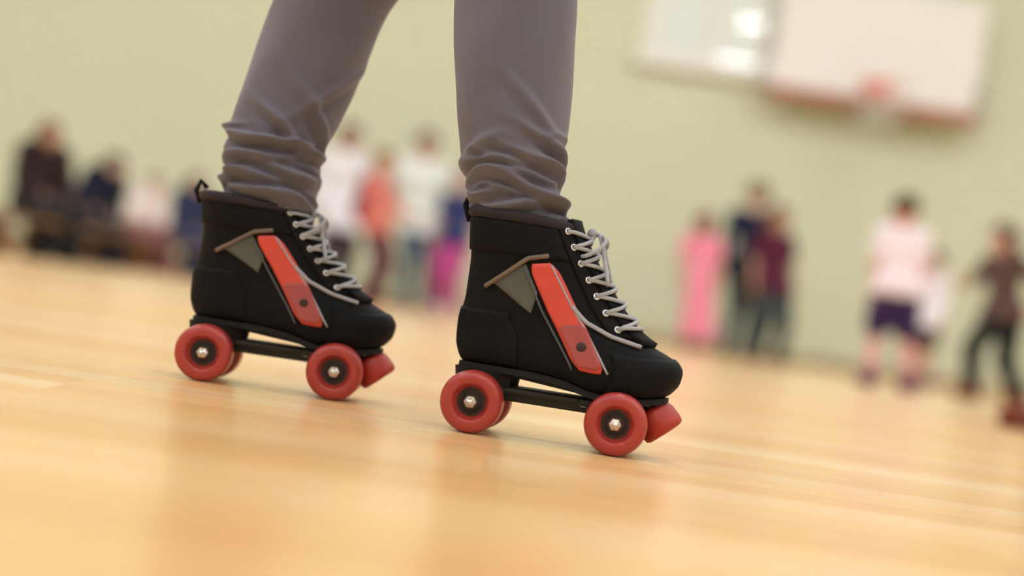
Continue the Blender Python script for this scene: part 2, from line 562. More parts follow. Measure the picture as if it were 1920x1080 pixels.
# ------------------------------------------------------------------ implicit surfaces for figures
class SDF:
    def __init__(self, h):
        self.h = h
        self.P = []
        self.cuts = []

    def cone(self, a, b, ra, rb, k=0.02):
        self.P.append(('c', np.array(a, float), np.array(b, float), ra, rb, k))
        return self

    def ell(self, c, r, R=None, k=0.02, sub=False):
        self.P.append(('s' if sub else 'e', np.array(c, float), np.array(r, float), np.eye(3) if R is None else np.array(R, float), 0, k))
        return self

    def cut(self, p, n):
        """drop everything on the side the normal points to"""
        self.cuts.append((np.array(p, float), np.array(n, float)))
        return self

    def bounds(self, q):
        if q[0] == 'c':
            lo = np.minimum(q[1] - q[3], q[2] - q[4])
            hi = np.maximum(q[1] + q[3], q[2] + q[4])
        else:
            e = np.sqrt(((q[3] * q[2]) ** 2).sum(1))
            lo, hi = q[1] - e, q[1] + e
        return lo, hi

    def mesh_data(self, ripple=0.0):
        h = self.h
        bs = [self.bounds(q) for q in self.P if q[0] != 's']
        lo = np.min([b[0] for b in bs], 0) - 4 * h
        hi = np.max([b[1] for b in bs], 0) + 4 * h
        n = np.ceil((hi - lo) / h).astype(int) + 1
        D = np.full(n, 1.0)
        for q in self.P:
            a, b = self.bounds(q)
            mg = q[5] + 3 * h
            i0 = np.maximum(((a - mg - lo) / h).astype(int), 0)
            i1 = np.minimum(((b + mg - lo) / h).astype(int) + 2, n)
            gx = (lo[0] + h * np.arange(i0[0], i1[0]))[:, None, None]
            gy = (lo[1] + h * np.arange(i0[1], i1[1]))[None, :, None]
            gz = (lo[2] + h * np.arange(i0[2], i1[2]))[None, None, :]
            if q[0] == 'c':
                d = q[2] - q[1]
                L = max(d.dot(d), 1e-9)
                px, py, pz = gx - q[1][0], gy - q[1][1], gz - q[1][2]
                t = np.clip((px * d[0] + py * d[1] + pz * d[2]) / L, 0, 1)
                f = np.sqrt((px - t * d[0]) ** 2 + (py - t * d[1]) ** 2 + (pz - t * d[2]) ** 2) - (q[3] + t * (q[4] - q[3]))
            else:
                px, py, pz = gx - q[1][0], gy - q[1][1], gz - q[1][2]
                R = q[3]
                s = 0
                for ax in range(3):
                    s = s + ((px * R[0, ax] + py * R[1, ax] + pz * R[2, ax]) / q[2][ax]) ** 2
                f = (np.sqrt(s) - 1) * q[2].min()
            sl = tuple(slice(i0[k], i1[k]) for k in range(3))
            cur = D[sl]
            if q[0] == 's':
                D[sl] = np.maximum(cur, -f)
            else:
                k = q[5]
                hh_ = np.clip(0.5 + 0.5 * (cur - f) / k, 0, 1)
                D[sl] = cur * (1 - hh_) + f * hh_ - k * hh_ * (1 - hh_)
        gx = (lo[0] + h * np.arange(n[0]))[:, None, None]
        gy = (lo[1] + h * np.arange(n[1]))[None, :, None]
        gz = (lo[2] + h * np.arange(n[2]))[None, None, :]
        if ripple:
            D = D + ripple * np.sin(gx * 31 + 3 * np.sin(gz * 17)) * np.sin(gz * 43 + gy * 23) 
        for p, nn in self.cuts:
            D = np.maximum(D, (gx - p[0]) * nn[0] + (gy - p[1]) * nn[1] + (gz - p[2]) * nn[2])
        return surface(D, lo, h)


def surface(D, lo, h):
    S = D < 0
    c = S[:-1, :-1, :-1].astype(np.int8)
    tot = np.zeros_like(c)
    offs = [(i, j, k) for i in (0, 1) for j in (0, 1) for k in (0, 1)]
    nx, ny, nz = (np.array(D.shape) - 1)
    for (i, j, k) in offs:
        tot += S[i:i + nx, j:j + ny, k:k + nz]
    act = (tot > 0) & (tot < 8)
    I, J, K = np.nonzero(act)
    idx = -np.ones(act.shape, int)
    idx[I, J, K] = np.arange(len(I))
    val = {o: D[I + o[0], J + o[1], K + o[2]] for o in offs}
    acc = np.zeros((len(I), 3))
    cnt = np.zeros(len(I))
    for o in offs:
        for ax in range(3):
            if o[ax] == 0:
                o2 = list(o)
                o2[ax] = 1
                a, b = val[o], val[tuple(o2)]
                mk = (a < 0) != (b < 0)
                den = np.where(mk, a - b, 1.0)
                t = np.where(mk, a / den, 0.0)
                p = np.zeros((len(I), 3)) + np.array(o, float)
                p[:, ax] = t
                acc += p * mk[:, None]
                cnt += mk
    Vv = lo + h * (np.stack([I, J, K], 1) + acc / cnt[:, None])
    faces = []
    for ax in range(3):
        b1, b2 = (ax + 1) % 3, (ax + 2) % 3
        sa = [slice(None)] * 3
        sb = [slice(None)] * 3
        sa[ax] = slice(0, -1)
        sb[ax] = slice(1, None)
        A, B = S[tuple(sa)], S[tuple(sb)]
        E = np.nonzero(A != B)
        E = np.stack(E, 1)
        ok = (E[:, b1] > 0) & (E[:, b2] > 0) & (E[:, b1] < D.shape[b1] - 1) & (E[:, b2] < D.shape[b2] - 1)
        E = E[ok]
        flip = ~A[tuple(E.T)]
        q = []
        for d1, d2 in ((-1, -1), (0, -1), (0, 0), (-1, 0)):
            e = E.copy()
            e[:, b1] += d1
            e[:, b2] += d2
            q.append(idx[tuple(e.T)])
        q = np.stack(q, 1)
        q[flip] = q[flip][:, ::-1]
        faces.append(q)
    return Vv, np.concatenate(faces)


def np_mesh(name, parts):
    V = np.concatenate([p[0] for p in parts])
    Fs, n = [], 0
    for p in parts:
        Fs.append(p[1] + n)
        n += len(p[0])
    Fq = np.concatenate(Fs)
    me = bpy.data.meshes.new(name)
    me.vertices.add(len(V))
    me.vertices.foreach_set('co', V.astype(np.float32).ravel())
    me.loops.add(len(Fq) * 4)
    me.loops.foreach_set('vertex_index', Fq.astype(np.int32).ravel())
    me.polygons.add(len(Fq))
    me.polygons.foreach_set('loop_start', np.arange(0, len(Fq) * 4, 4, dtype=np.int32))
    me.update(calc_edges=True)
    return me


def ik(a, b, l1, l2, hint):
    a, b, hint = np.array(a, float), np.array(b, float), np.array(hint, float)
    d = b - a
    L = np.linalg.norm(d)
    L = min(L, (l1 + l2) * 0.999)
    dn = d / np.linalg.norm(d)
    x = (l1 * l1 - l2 * l2 + L * L) / (2 * L)
    y = math.sqrt(max(l1 * l1 - x * x, 0))
    hp = hint - dn * hint.dot(dn)
    hp /= np.linalg.norm(hp) + 1e-9
    return a + dn * x + hp * y, a + dn * L


def rot_axis(ax, ang):
    return np.array(Matrix.Rotation(ang, 3, ax))


FAIR = (0.62, 0.36, 0.26)
TAN = (0.50, 0.27, 0.18)


def person(label, X, Y, H, yaw=0.0, lean=0.0, child=True, pelvis=None, feet=None, feet_dir=(0, 0), bend=0.0, side=0.0,
           hands=None, knees=None, top=(0.7, 0.7, 0.7), sleeve='short', bottom=(0.05, 0.05, 0.08), style='trousers',
           hairc=(0.05, 0.03, 0.02), hair='short', shoes=(0.05, 0.05, 0.05), tone=FAIR, look=0.0, h=0.009, socks=None,
           foot_z=0.0, group=None, hem=0.0, bulk=0.0, legk=1.0, footk=1.0, shoek=1.0):
    """front is local -Y; the person's left is local +X; yaw in degrees about z"""
    root = empty('person', (X, Y, 0), math.radians(yaw))
    tag(root, label, 'person', group)
    s = H
    sh = np.array((math.cos(-math.radians(yaw)), math.sin(-math.radians(yaw)), 0)) * lean   # world +X lean in local axes

    def sheared(p):
        p = np.array(p, float)
        return p + sh * max(p[2], 0)

    pel = np.array(pelvis if pelvis is not None else (0, 0, 0.505 * s), float)
    Rt = rot_axis('X', bend) @ rot_axis('Y', side)        # torso frame, +bend leans toward the front (-Y)
    ank = 0.045 * s
    if feet is None:
        feet = ((-0.06 * s, 0, 0), (0.06 * s, 0, 0))
    feet = [np.array(f, float) + np.array((0, 0, foot_z)) for f in feet]
    hips = [pel + np.array((sx * 0.052 * s, 0, -0.01 * s)) for sx in (-1, 1)]
    pel = sheared(pel)
    hips = [sheared(p) for p in hips]
    anks = [sheared(f + np.array((0, 0, ank))) for f in feet]
    kn, an = [], []
    for i in range(2):
        fd = feet_dir[i]
        hint = np.array((math.sin(fd), -math.cos(fd), 0.15))
        if knees is not None:
            kn.append(np.array(knees[i], float))
            an.append(anks[i])
        else:
            k_, a_ = ik(hips[i], anks[i], 0.245 * s, 0.235 * s, hint)
            kn.append(k_)
            an.append(a_)
    T = lambda v: pel + Rt @ (np.array(v, float) * s) + sh * 0.8 * max(v[2], 0) * s
    waist, chest, neck0 = T((0, 0, 0.085)), T((0, 0, 0.20)), T((0, 0.005, 0.295))
    hs = 1.12 if child else 1.0
    neck1 = T((0, -0.002, 0.335))
    head = T((0, -0.012, 0.405)) 
    shd = [T((sx * (0.098 if child else 0.108), 0.004, 0.285)) for sx in (-1, 1)]
    el, wr, hd = [], [], []
    for i, sx in enumerate((-1, 1)):
        if hands is not None and hands[i] is not None:
            tgt = pel + np.array(hands[i], float) * s
        else:
            tgt = shd[i] + np.array((sx * 0.045 * s, -0.03 * s, -0.30 * s))
        e_, w_ = ik(shd[i], tgt, 0.165 * s, 0.145 * s, np.array((sx * 0.5, 1.0, -0.3)))
        el.append(e_)
        wr.append(w_)
    # ---- body
    B = SDF(h)
    E = lambda v: v * s
    B.ell(pel + np.array((0, 0, E(0.01))), (E(0.088), E(0.062), E(0.07)), Rt, 0.03)
    B.ell(waist, (E(0.074), E(0.052), E(0.075)), Rt, 0.03)
    B.ell(chest, (E(0.088), E(0.060), E(0.095)), Rt, 0.03)
    for i in range(2):
        B.cone(neck0, shd[i], E(0.034), E(0.033), 0.03)
        B.cone(shd[i], el[i], E(0.029), E(0.0225), 0.012)
        B.cone(el[i], wr[i], E(0.0225), E(0.0155), 0.008)
        B.cone(hips[i], kn[i], E(0.054) * legk, E(0.036) * legk, 0.02)
        calf = kn[i] * 0.68 + an[i] * 0.32 + np.array((0, E(0.008), 0))
        B.cone(kn[i], calf, E(0.034) * legk, E(0.034) * legk, 0.012)
        B.cone(calf, an[i], E(0.034) * legk, E(0.021) * legk, 0.012)
        fd = feet_dir[i]
        fdir = np.array((math.sin(fd), -math.cos(fd), 0))
        toe = np.array((an[i][0], an[i][1], an[i][2] - ank)) + fdir * E(0.095) * footk + np.array((0, 0, E(0.016)))
        heel = np.array((an[i][0], an[i][1], an[i][2] - ank)) - fdir * E(0.026) * (footk if footk == 1 else 0.1) + np.array((0, 0, E(0.02)))
        B.cone(an[i], heel, E(0.021) * legk, E(0.02) * legk, 0.012).cone(heel, toe, E(0.021) * legk, E(0.0155) * legk, 0.012)
    B.cone(neck0, neck1, E(0.032), E(0.029), 0.012)
    parts = [B.mesh_data()]
    # ---- head: cranium, jaw, nose, ears, brow, lips
    Rh = Rt @ rot_axis('Z', look)
    Hd = SDF(0.0055)
    hz = E(0.070) * hs
    W = lambda x, y, z: head + Rh @ (np.array((x, y, z)) * hz)
    Hd.ell(W(0, 0.10, 0.22), np.array((0.80, 0.95, 0.86)) * hz, Rh, 0.01)
    Hd.ell(W(0, -0.20, -0.38), np.array((0.60, 0.62, 0.62)) * hz, Rh, 0.03)
    Hd.cone(W(0, -0.80, -0.02), W(0, -0.98, -0.30), 0.09 * hz, 0.13 * hz, 0.010)
    Hd.cone(W(-0.40, -0.72, 0.12), W(0.40, -0.72, 0.12), 0.10 * hz, 0.10 * hz, 0.010)
    for sx in (-1, 1):
        Hd.ell(W(sx * 0.83, 0.10, -0.08), np.array((0.09, 0.18, 0.27)) * hz, Rh, 0.004)
        Hd.ell(W(sx * 0.45, -0.58, -0.30), np.array((0.22, 0.2, 0.2)) * hz, Rh, 0.012)
    Hd.cone(W(-0.17, -0.78, -0.60), W(0.17, -0.78, -0.60), 0.065 * hz, 0.065 * hz, 0.006)
    Hd.cone(neck0 * 0.4 + neck1 * 0.6, neck1 + Rh @ np.array((0, 0.01, 0.03)) * s, E(0.029), E(0.029), 0.02)
    parts.append(Hd.mesh_data())
    # ---- hands: palm, four unequal bent fingers and a thumb from the side of the palm
    for i, sx in enumerate((-1, 1)):
        d = wr[i] - el[i]
        d /= np.linalg.norm(d)
        inw = np.array((-sx, -0.25, 0.0))
        nrm = inw - d * inw.dot(d)
        nrm /= np.linalg.norm(nrm) + 1e-9        # the palm looks inward
        wv = np.cross(d, nrm)                    # across the palm
        if wv[1] > 0:
            wv = -wv                             # toward the thumb, in front
        Hn = SDF(0.0042)
        R_ = np.stack([wv, nrm, d], 1)
        pc = wr[i] + d * E(0.030)
        Hn.cone(wr[i] - d * E(0.02), wr[i] + d * E(0.006), E(0.0155), E(0.015), 0.008)
        Hn.ell(pc, (E(0.0255), E(0.0115), E(0.034)), R_, 0.010)
        for fk, (off, ln) in enumerate(((0.0185, 0.042), (0.0062, 0.047), (-0.0062, 0.043), (-0.0180, 0.034))):
            b0 = pc + d * E(0.022) + wv * E(off)
            b1 = b0 + d * E(ln * 0.50) + nrm * E(0.004 + 0.002 * fk)
            b2 = b1 + d * E(ln * 0.36) + nrm * E(0.014 + 0.003 * fk)
            Hn.cone(b0, b1, E(0.0062), E(0.0056), 0.0025).cone(b1, b2, E(0.0056), E(0.0048), 0.002)
        t0 = pc - d * E(0.012) + wv * E(0.020)
        t1 = t0 + d * E(0.018) + wv * E(0.017) + nrm * E(0.004)
        t2 = t1 + d * E(0.020) + wv * E(0.002) + nrm * E(0.008)
        Hn.cone(t0, t1, E(0.0085), E(0.0068), 0.005).cone(t1, t2, E(0.0068), E(0.0055), 0.002)
        parts.append(Hn.mesh_data())
        hd.append(pc)
    link('body', np_mesh('body', parts), skin(tone), root)
    # ---- face
    for sx in (-1, 1):
        link('eye', MB().sphere(W(sx * 0.33, -0.76, -0.04), 0.10 * hz, 12, 7).mesh('eye'), cloth((0.03, 0.02, 0.015)), root)
    link('mouth', MB().sphere(W(0, -0.84, -0.61), np.array((0.22, 0.05, 0.07)) * hz, 12, 7).mesh('mouth'), cloth((0.38, 0.10, 0.09)), root)
    # ---- hair
    Hr = SDF(0.0075)
    Hr.ell(W(0, 0.16, 0.30), np.array((0.90, 1.02, 0.90)) * hz, Rh, 0.01)
    if hair in ('long', 'pony', 'bob'):
        Hr.ell(W(0, 0.45, -0.30), np.array((0.88, 0.62, 0.95)) * hz, Rh, 0.02)
    if hair == 'long':
        for sx in (-0.5, 0, 0.5):
            Hr.cone(W(sx, 0.62, -0.4), W(sx * 0.9, 0.72, -1.9), 0.42 * hz, 0.25 * hz, 0.02)
    if hair == 'pony':
        Hr.cone(W(0, 1.0, 0.45), W(0, 1.35, -0.2), 0.25 * hz, 0.3 * hz, 0.02)
        Hr.cone(W(0, 1.35, -0.2), W(0, 1.2, -1.3), 0.3 * hz, 0.1 * hz, 0.02)
    Hr.ell(W(0, -1.12, -0.42), np.array((0.80, 0.92, 0.95)) * hz, Rh, 0.01, sub=True)
    if hair == 'short':
        Hr.cut(W(0, 0, -0.35), Rh @ np.array((0, 0.25, -0.97)))
    link('hair', np_mesh('hair', [Hr.mesh_data(0.0035)]), cloth(hairc), root)
    # ---- top
    if top is not None:
        g = 0.014 + bulk
        Tp = SDF(0.010)
        Tp.ell(pel + np.array((0, 0, E(0.015))), (E(0.088) + g, E(0.062) + g, E(0.07) + g), Rt, 0.04)
        for i in range(2):
            if style in ('trousers', 'shorts') and kn[i][2] < hips[i][2] - 0.16 * s:     # the shirt hangs over the hips
                Tp.cone(hips[i] + np.array((0, 0, E(0.02))), kn[i], E(0.054) + 0.030 + bulk, E(0.046) + 0.034 + bulk, 0.05)
        Tp.ell(waist, (E(0.078) + g, E(0.056) + g, E(0.08) + g), Rt, 0.05)
        Tp.ell(chest, (E(0.088) + g, E(0.060) + g, E(0.095) + g), Rt, 0.04)
        for i in range(2):
            Tp.cone(neck0 - Rt @ np.array((0, 0, E(0.012))), shd[i], E(0.034) + g * 0.6, E(0.033) + g, 0.03)
            if sleeve == 'long':
                Tp.cone(shd[i], el[i], E(0.030) + g, E(0.024) + g, 0.015)
                Tp.cone(el[i], wr[i] * 0.96 + el[i] * 0.04, E(0.024) + g, E(0.017) + g * 0.7, 0.012)
            elif sleeve == 'short':
                Tp.cone(shd[i], shd[i] * 0.35 + el[i] * 0.65, E(0.030) + g, E(0.030) + g * 1.2, 0.015)
        hem_p = pel + Rt @ np.array((0, 0, E(-0.03 - hem)))
        if style == 'dress':
            Tp.cone(pel, np.array(((an[0][0] + an[1][0]) / 2, (an[0][1] + an[1][1]) / 2, E(0.12))) + sh * 0.0, E(0.085) + g, E(0.125) + g, 0.05)
            Tp.cut((0, 0, E(0.085)), (0, 0, -1))
        else:
            Tp.cut(hem_p, Rt @ np.array((0, 0, -1.0)))
        link('dress' if style == 'dress' else 'top', np_mesh('top', [Tp.mesh_data(0.003)]), cloth(top), root)
    # ---- bottom
    if style in ('trousers', 'shorts', 'leggings', 'skirt') and bottom is not None:
        g = {'trousers': 0.019, 'shorts': 0.020, 'leggings': 0.006, 'skirt': 0.02}[style] + bulk
        Bt = SDF(0.010)
        Bt.ell(pel + np.array((0, 0, E(0.01))), (E(0.088) + 0.010, E(0.062) + 0.010, E(0.07) + 0.01), Rt, 0.03)
        for i in range(2):
            if style == 'shorts':
                e = hips[i] * 0.25 + kn[i] * 0.75
                Bt.cone(hips[i], e, E(0.054) + g, E(0.046) + g * 1.2, 0.03)
            elif style == 'skirt':
                e = hips[i] * 0.25 + kn[i] * 0.75
                Bt.cone(hips[i], e, E(0.060) + g, E(0.075) + g, 0.06)
            else:
                Bt.cone(hips[i], kn[i], E(0.054) + g, E(0.037) + g, 0.025)
                Bt.cone(kn[i], an[i] * 0.95 + kn[i] * 0.05, E(0.036) + g, E(0.026) + g * (1.2 if style == 'trousers' else 0.7), 0.015)
        Bt.cut(waist, Rt @ np.array((0, 0, 1.0)))
        link({'trousers': 'trousers', 'shorts': 'shorts', 'leggings': 'leggings', 'skirt': 'skirt'}[style],
             np_mesh('bottom', [Bt.mesh_data(0.003)]), cloth(bottom), root)
    # ---- socks / bare-leg covers and shoes
    for i in range(2):
        if shoes is None:
            continue
        fd = feet_dir[i]
        fdir = np.array((math.sin(fd), -math.cos(fd), 0))
        base = np.array((an[i][0], an[i][1], an[i][2] - ank))
        Sh = SDF(0.007)
        r = E(0.026) * shoek
        toe = base + fdir * E(0.098) + np.array((0, 0, r * 0.9))
        heel = base - fdir * E(0.026) + np.array((0, 0, r))
        Sh.cone(heel, toe, r * 1.12, r * 1.05, 0.015).cone(heel + np.array((0, 0, E(0.02))) + fdir * E(0.02), base + np.array((0, 0, E(0.055))), r, r * 1.12, 0.02)
        Sh.cut((0, 0, base[2] + 0.002), (0, 0, -1))
        so = link('shoe', np_mesh('shoe', [Sh.mesh_data()]), cloth(shoes), root)
    return root


# ------------------------------------------------------------------ people by the far wall
navy = (0.008, 0.010, 0.026)
black = (0.012, 0.011, 0.012)
white = (0.80, 0.76, 0.78)
brown_hair = (0.10, 0.045, 0.02)
dark_hair = (0.035, 0.026, 0.014)


def seated(label, px, H, hairc, hair, top, bottom, sleeve, bend, look=0.0, yaw=0, shoes=black, side=0.0, hands=None, **kw):
    Yb = bench_y(px)
    return person(label, floor_x(px, Yb), Yb, H, math.degrees(bench_yaw) * 0.6 + yaw, pelvis=(0, 0.02, BENCH_H + 0.078 * H + 0.028), feet=((-0.11 * H, -0.27 * H, 0), (0.11 * H, -0.24 * H, 0)),
                  bend=bend, side=side, hands=hands or ((-0.10, -0.19, 0.05), (0.10, -0.19, 0.05)), top=top, sleeve=sleeve, bottom=bottom, hairc=hairc, hair=hair,
                  shoes=shoes, look=look, group='people seated on the low bench', bulk=0.042, **kw)


seated('brown haired person in black sitting at the left end of the bench', 52, 1.12, (0.16, 0.07, 0.025), 'long', (0.020, 0.008, 0.008), black, 'long', 0.12, tone=TAN)
seated('person in dark navy leaning sideways on the bench beside the brown haired person', 152, 1.02, (0.012, 0.011, 0.014), 'bob', navy, (0.02, 0.02, 0.03), 'long', 0.30, side=0.22)
seated('small child in cream top and dusky pink trousers on the bench', 255, 0.90, (0.30, 0.20, 0.13), 'short', (0.78, 0.68, 0.62), (0.24, 0.09, 0.10), 'long', 0.25)
seated('person in navy clothes on the bench behind the rear boot', 338, 1.06, (0.05, 0.045, 0.02), 'pony', (0.02, 0.028, 0.075), (0.035, 0.05, 0.11), 'long', 0.10)

person('dark haired person in white shirt standing behind the gap between the legs', floor_x(612, 13.5), 13.5, 1.66, 30, child=False, top=(0.86, 0.83, 0.86), sleeve='long',
       bottom=(0.05, 0.02, 0.04), hairc=(0.07, 0.04, 0.02), hair='bob', shoes=black, hem=0.10, group='people standing behind the skater')
pf = person('child in coral top and burgundy trousers wearing a red backpack', floor_x(690, 12.7), 12.7, 1.36, 75, lean=-0.04, top=(0.78, 0.25, 0.20), sleeve='long', hem=0.02,
            bottom=(0.10, 0.014, 0.03), hairc=(0.30, 0.17, 0.08), hair='short', shoes=(0.10, 0.02, 0.03), hands=((-0.11, -0.17, 0.10), (0.11, -0.17, 0.10)), group='people standing behind the skater')
person('dark haired person in pale top and blue jeans standing between the legs', floor_x(774, 13.5), 13.5, 1.69, 15, child=False, lean=-0.07, top=(0.80, 0.84, 0.80), sleeve='short',
       bottom=(0.075, 0.11, 0.19), hairc=dark_hair, hair='short', shoes=(0.25, 0.27, 0.33), hem=0.06,
       feet=((-0.10, 0, 0), (0.13, -0.05, 0)), group='people standing behind the skater')
person('person in navy jacket and magenta trousers half hidden behind the front boot', floor_x(832, 13.2), 13.2, 1.34, -20, top=(0.03, 0.04, 0.14), sleeve='short',
       bottom=(0.50, 0.07, 0.26), hairc=(0.20, 0.15, 0.16), hair='short', shoes=white, group='people standing behind the skater')

# backpack on the coral-topped child (front of the child points along +X-ish)
bp = empty('backpack', (pf.location.x - 0.155, 12.74, 0.93), math.radians(75))
tag(bp, 'small crimson backpack on the back of the coral topped child', 'backpack')
sd = SDF(0.008)
sd.cone((0, 0, -0.16), (0, 0, 0.12), 0.085, 0.075, 0.02).cone((-0.07, 0, -0.15), (0.07, 0, -0.15), 0.07, 0.07, 0.03).cone((-0.05, 0, 0.11), (0.05, 0, 0.11), 0.06, 0.06, 0.03)
link('bag_body', np_mesh('bag_body', [sd.mesh_data(0.002)]), cloth((0.36, 0.012, 0.04)), bp)
sd = SDF(0.006)
sd.cone((-0.05, 0.075, -0.13), (0.05, 0.075, -0.13), 0.04, 0.04, 0.02).cone((-0.04, 0.07, -0.05), (0.04, 0.07, -0.05), 0.03, 0.03, 0.03)
link('front_pocket', np_mesh('front_pocket', [sd.mesh_data()]), cloth((0.25, 0.01, 0.03)), bp)
for sx in (-1, 1):
    MB().tube([(sx * 0.06, -0.05, 0.13), (sx * 0.07, -0.12, 0.17), (sx * 0.075, -0.2, 0.12), (sx * 0.075, -0.215, 0.0), (sx * 0.07, -0.13, -0.12), (sx * 0.06, -0.05, -0.15)], 0.012, 8).build('strap', cloth((0.25, 0.01, 0.03)), bp, True)

RG = 'people standing by the wall on the right'
person('person with reddish hair in a long pink dress', floor_x(1304, 13.0), 13.0, 1.27, 170, lean=-0.08, top=(0.83, 0.27, 0.36), style='dress', sleeve='short',
       hairc=(0.24, 0.07, 0.04), hair='bob', shoes=(0.10, 0.012, 0.045), group=RG)
person('tall person in navy jacket beside the pink dress', floor_x(1380, 13.3), 13.3, 1.66, 160, child=False, top=(0.012, 0.016, 0.045), sleeve='long', lean=-0.01,
       bottom=(0.06, 0.085, 0.09), hairc=(0.20, 0.13, 0.06), hair='short', shoes=(0.12, 0.10, 0.08), group=RG, hem=0.05)
person('person in maroon top and dark grey trousers with brown hair', floor_x(1436, 12.9), 12.9, 1.41, 20, lean=-0.06, top=(0.09, 0.012, 0.035), sleeve='short',
       bottom=(0.045, 0.055, 0.055), hairc=(0.16, 0.07, 0.03), hair='long', shoes=(0.16, 0.12, 0.08), group=RG, hem=0.03, tone=TAN,
       feet=((-0.12, 0, 0), (0.12, 0, 0)))
person('child in white shirt, navy shorts and purple boots out on the floor', floor_x(1664, 8.0), 8.0, 1.09, 175, lean=-0.05, top=(0.82, 0.72, 0.78), sleeve='short',
       bottom=(0.035, 0.018, 0.085), style='shorts', hairc=(0.06, 0.045, 0.015), hair='short', shoes=(0.15, 0.025, 0.085), tone=(0.72, 0.36, 0.32), hem=0.0,
       feet=((-0.11, 0, 0), (0.11, 0, 0)), hands=((-0.12, -0.03, -0.02), (0.12, -0.03, -0.02)), shoek=1.5)
person('child in pale top and dark trousers standing behind the navy shorts', floor_x(1732, 12.0), 12.0, 1.14, -60, lean=-0.06, top=(0.80, 0.75, 0.80), sleeve='long',
       bottom=(0.05, 0.02, 0.025), style='shorts', hairc=(0.13, 0.08, 0.04), hair='short', shoes=(0.2, 0.15, 0.15), hem=0.05, group=RG)
person('dark haired child in black trousers striding with feet wide apart', floor_x(1868, 9.0), 9.0, 1.15, -60, lean=-0.06, top=(0.10, 0.055, 0.05), sleeve='short',
       bottom=(0.010, 0.012, 0.010), hairc=(0.09, 0.045, 0.03), hair='long', shoes=(0.22, 0.075, 0.03), bend=0.12,
       pelvis=(0, 0, 0.55), feet=((-0.06, -0.17, 0), (0.06, 0.14, 0)), hands=((-0.14, -0.22, 0.14), (0.16, 0.05, 0.06)), shoek=1.3)
person('person out of the right edge whose brown boot pokes into view', floor_x(1985, 4.2), 4.2, 1.35, -85, lean=0.22, top=(0.3, 0.05, 0.05), sleeve='long',
       bottom=(0.03, 0.03, 0.05), hairc=brown_hair, hair='short', shoes=(0.20, 0.05, 0.025))


# ------------------------------------------------------------------ quad roller skates
def pchip(xs, ys):
    xs, ys = np.array(xs, float), np.array(ys, float)
    d = np.diff(ys) / np.diff(xs)
    mslope = np.zeros(len(xs))
    mslope[0], mslope[-1] = d[0], d[-1]
    for i in range(1, len(xs) - 1):
        mslope[i] = 0 if d[i - 1] * d[i] <= 0 else 2 * d[i - 1] * d[i] / (d[i - 1] + d[i])

    def f(x):
        x = np.clip(x, xs[0], xs[-1])
        i = np.clip(np.searchsorted(xs, x) - 1, 0, len(xs) - 2)
        hh_ = xs[i + 1] - xs[i]
        t = (x - xs[i]) / hh_
        return ((1 + 2 * t) * (1 - t) ** 2) * ys[i] + t * (1 - t) ** 2 * hh_ * mslope[i] + t * t * (3 - 2 * t) * ys[i + 1] + t * t * (t - 1) * hh_ * mslope[i + 1]
    return f


ZB, ZT = 0.058, 0.226
XF = pchip([.058, .064, .074, .086, .097, .105, .112, .120, .130, .148, .175, .205, .226, .26],
           [.186, .196, .203, .2045, .199, .188, .174, .160, .147, .130, .109, .088, .077, .066])
XB = pchip([.058, .068, .085, .11, .14, .17, .20, .226, .26], [-.020, -.0255, -.030, -.031, -.028, -.028, -.031, -.034, -.037])
HW = pchip([.058, .070, .085, .105, .13, .16, .19, .226, .26], [.0345, .040, .0415, .039, .0375, .0385, .042, .0465, .049])
BALL = pchip([.058, .085, .11, .14, .17, .26], [.34, .34, .22, .08, 0, 0])
LIFT = pchip([-.05, .045, .085, .125, .155, .21], [.012, .012, .009, 0, 0, .009])


ANKLE = [1.0]      # how far the shaft stands up above the instep


def ring_pt(z, phi):
    xb, xf = XB(z), XF(z)
    t = (1 - math.cos(phi)) / 2
    x = xb + (xf - xb) * t
    e = max(1 - abs(2 * t - 1) ** 2.6, 0.0) ** (1 / 2.1)
    y = HW(z) * e * (1 + BALL(z) * (t - 0.55)) * (1 if math.sin(phi) >= 0 else -1)
    zz = z + LIFT(x) * max(0.0, 1 - (z - ZB) / 0.075)
    if zz > 0.135:
        zz = 0.135 + (zz - 0.135) * ANKLE[0]
    return np.array((x, y, zz))


def surf(z, phi, off=0.0):
    p = ring_pt(z, phi)
    if off:
        a = ring_pt(z, phi + 0.02) - ring_pt(z, phi - 0.02)
        b = ring_pt(z + 0.001, phi) - ring_pt(z - 0.001, phi)
        n = np.cross(a, b)
        n /= np.linalg.norm(n) + 1e-12
        if n[1] * (p[1]) + n[0] * (p[0] - 0.5 * (XB(z) + XF(z))) < 0:
            n = -n
        p = p + n * off
    return p


def phi_of(x, z, side):
    xb, xf = XB(z), XF(z)
    t = min(max((x - xb) / (xf - xb), 0.001), 0.999)
    ph = math.acos(1 - 2 * t)
    return ph if side > 0 else 2 * math.pi - ph


def patch(grid_pts, thick):
    """shell over a grid of (z, phi, offset) rows"""
    nu, nv = len(grid_pts), len(grid_pts[0])
    V = [surf(z, p, o) for row in grid_pts for (z, p, o) in row]
    n = nu * nv
    V += [surf(z, p, o - thick) for row in grid_pts for (z, p, o) in row]
    Fc = []
    for i in range(nu - 1):
        for j in range(nv - 1):
            a, b, c, d = i * nv + j, i * nv + j + 1, (i + 1) * nv + j + 1, (i + 1) * nv + j
            Fc += [(a, b, c, d), (n + d, n + c, n + b, n + a)]
    edge = [j for j in range(nv)] + [i * nv + nv - 1 for i in range(1, nu)] + [(nu - 1) * nv + j for j in range(nv - 2, -1, -1)] + [i * nv for i in range(nu - 2, 0, -1)]
    for k in range(len(edge)):
        a, b = edge[k], edge[(k + 1) % len(edge)]
        Fc.append((b, a, n + a, n + b))
    return V, Fc


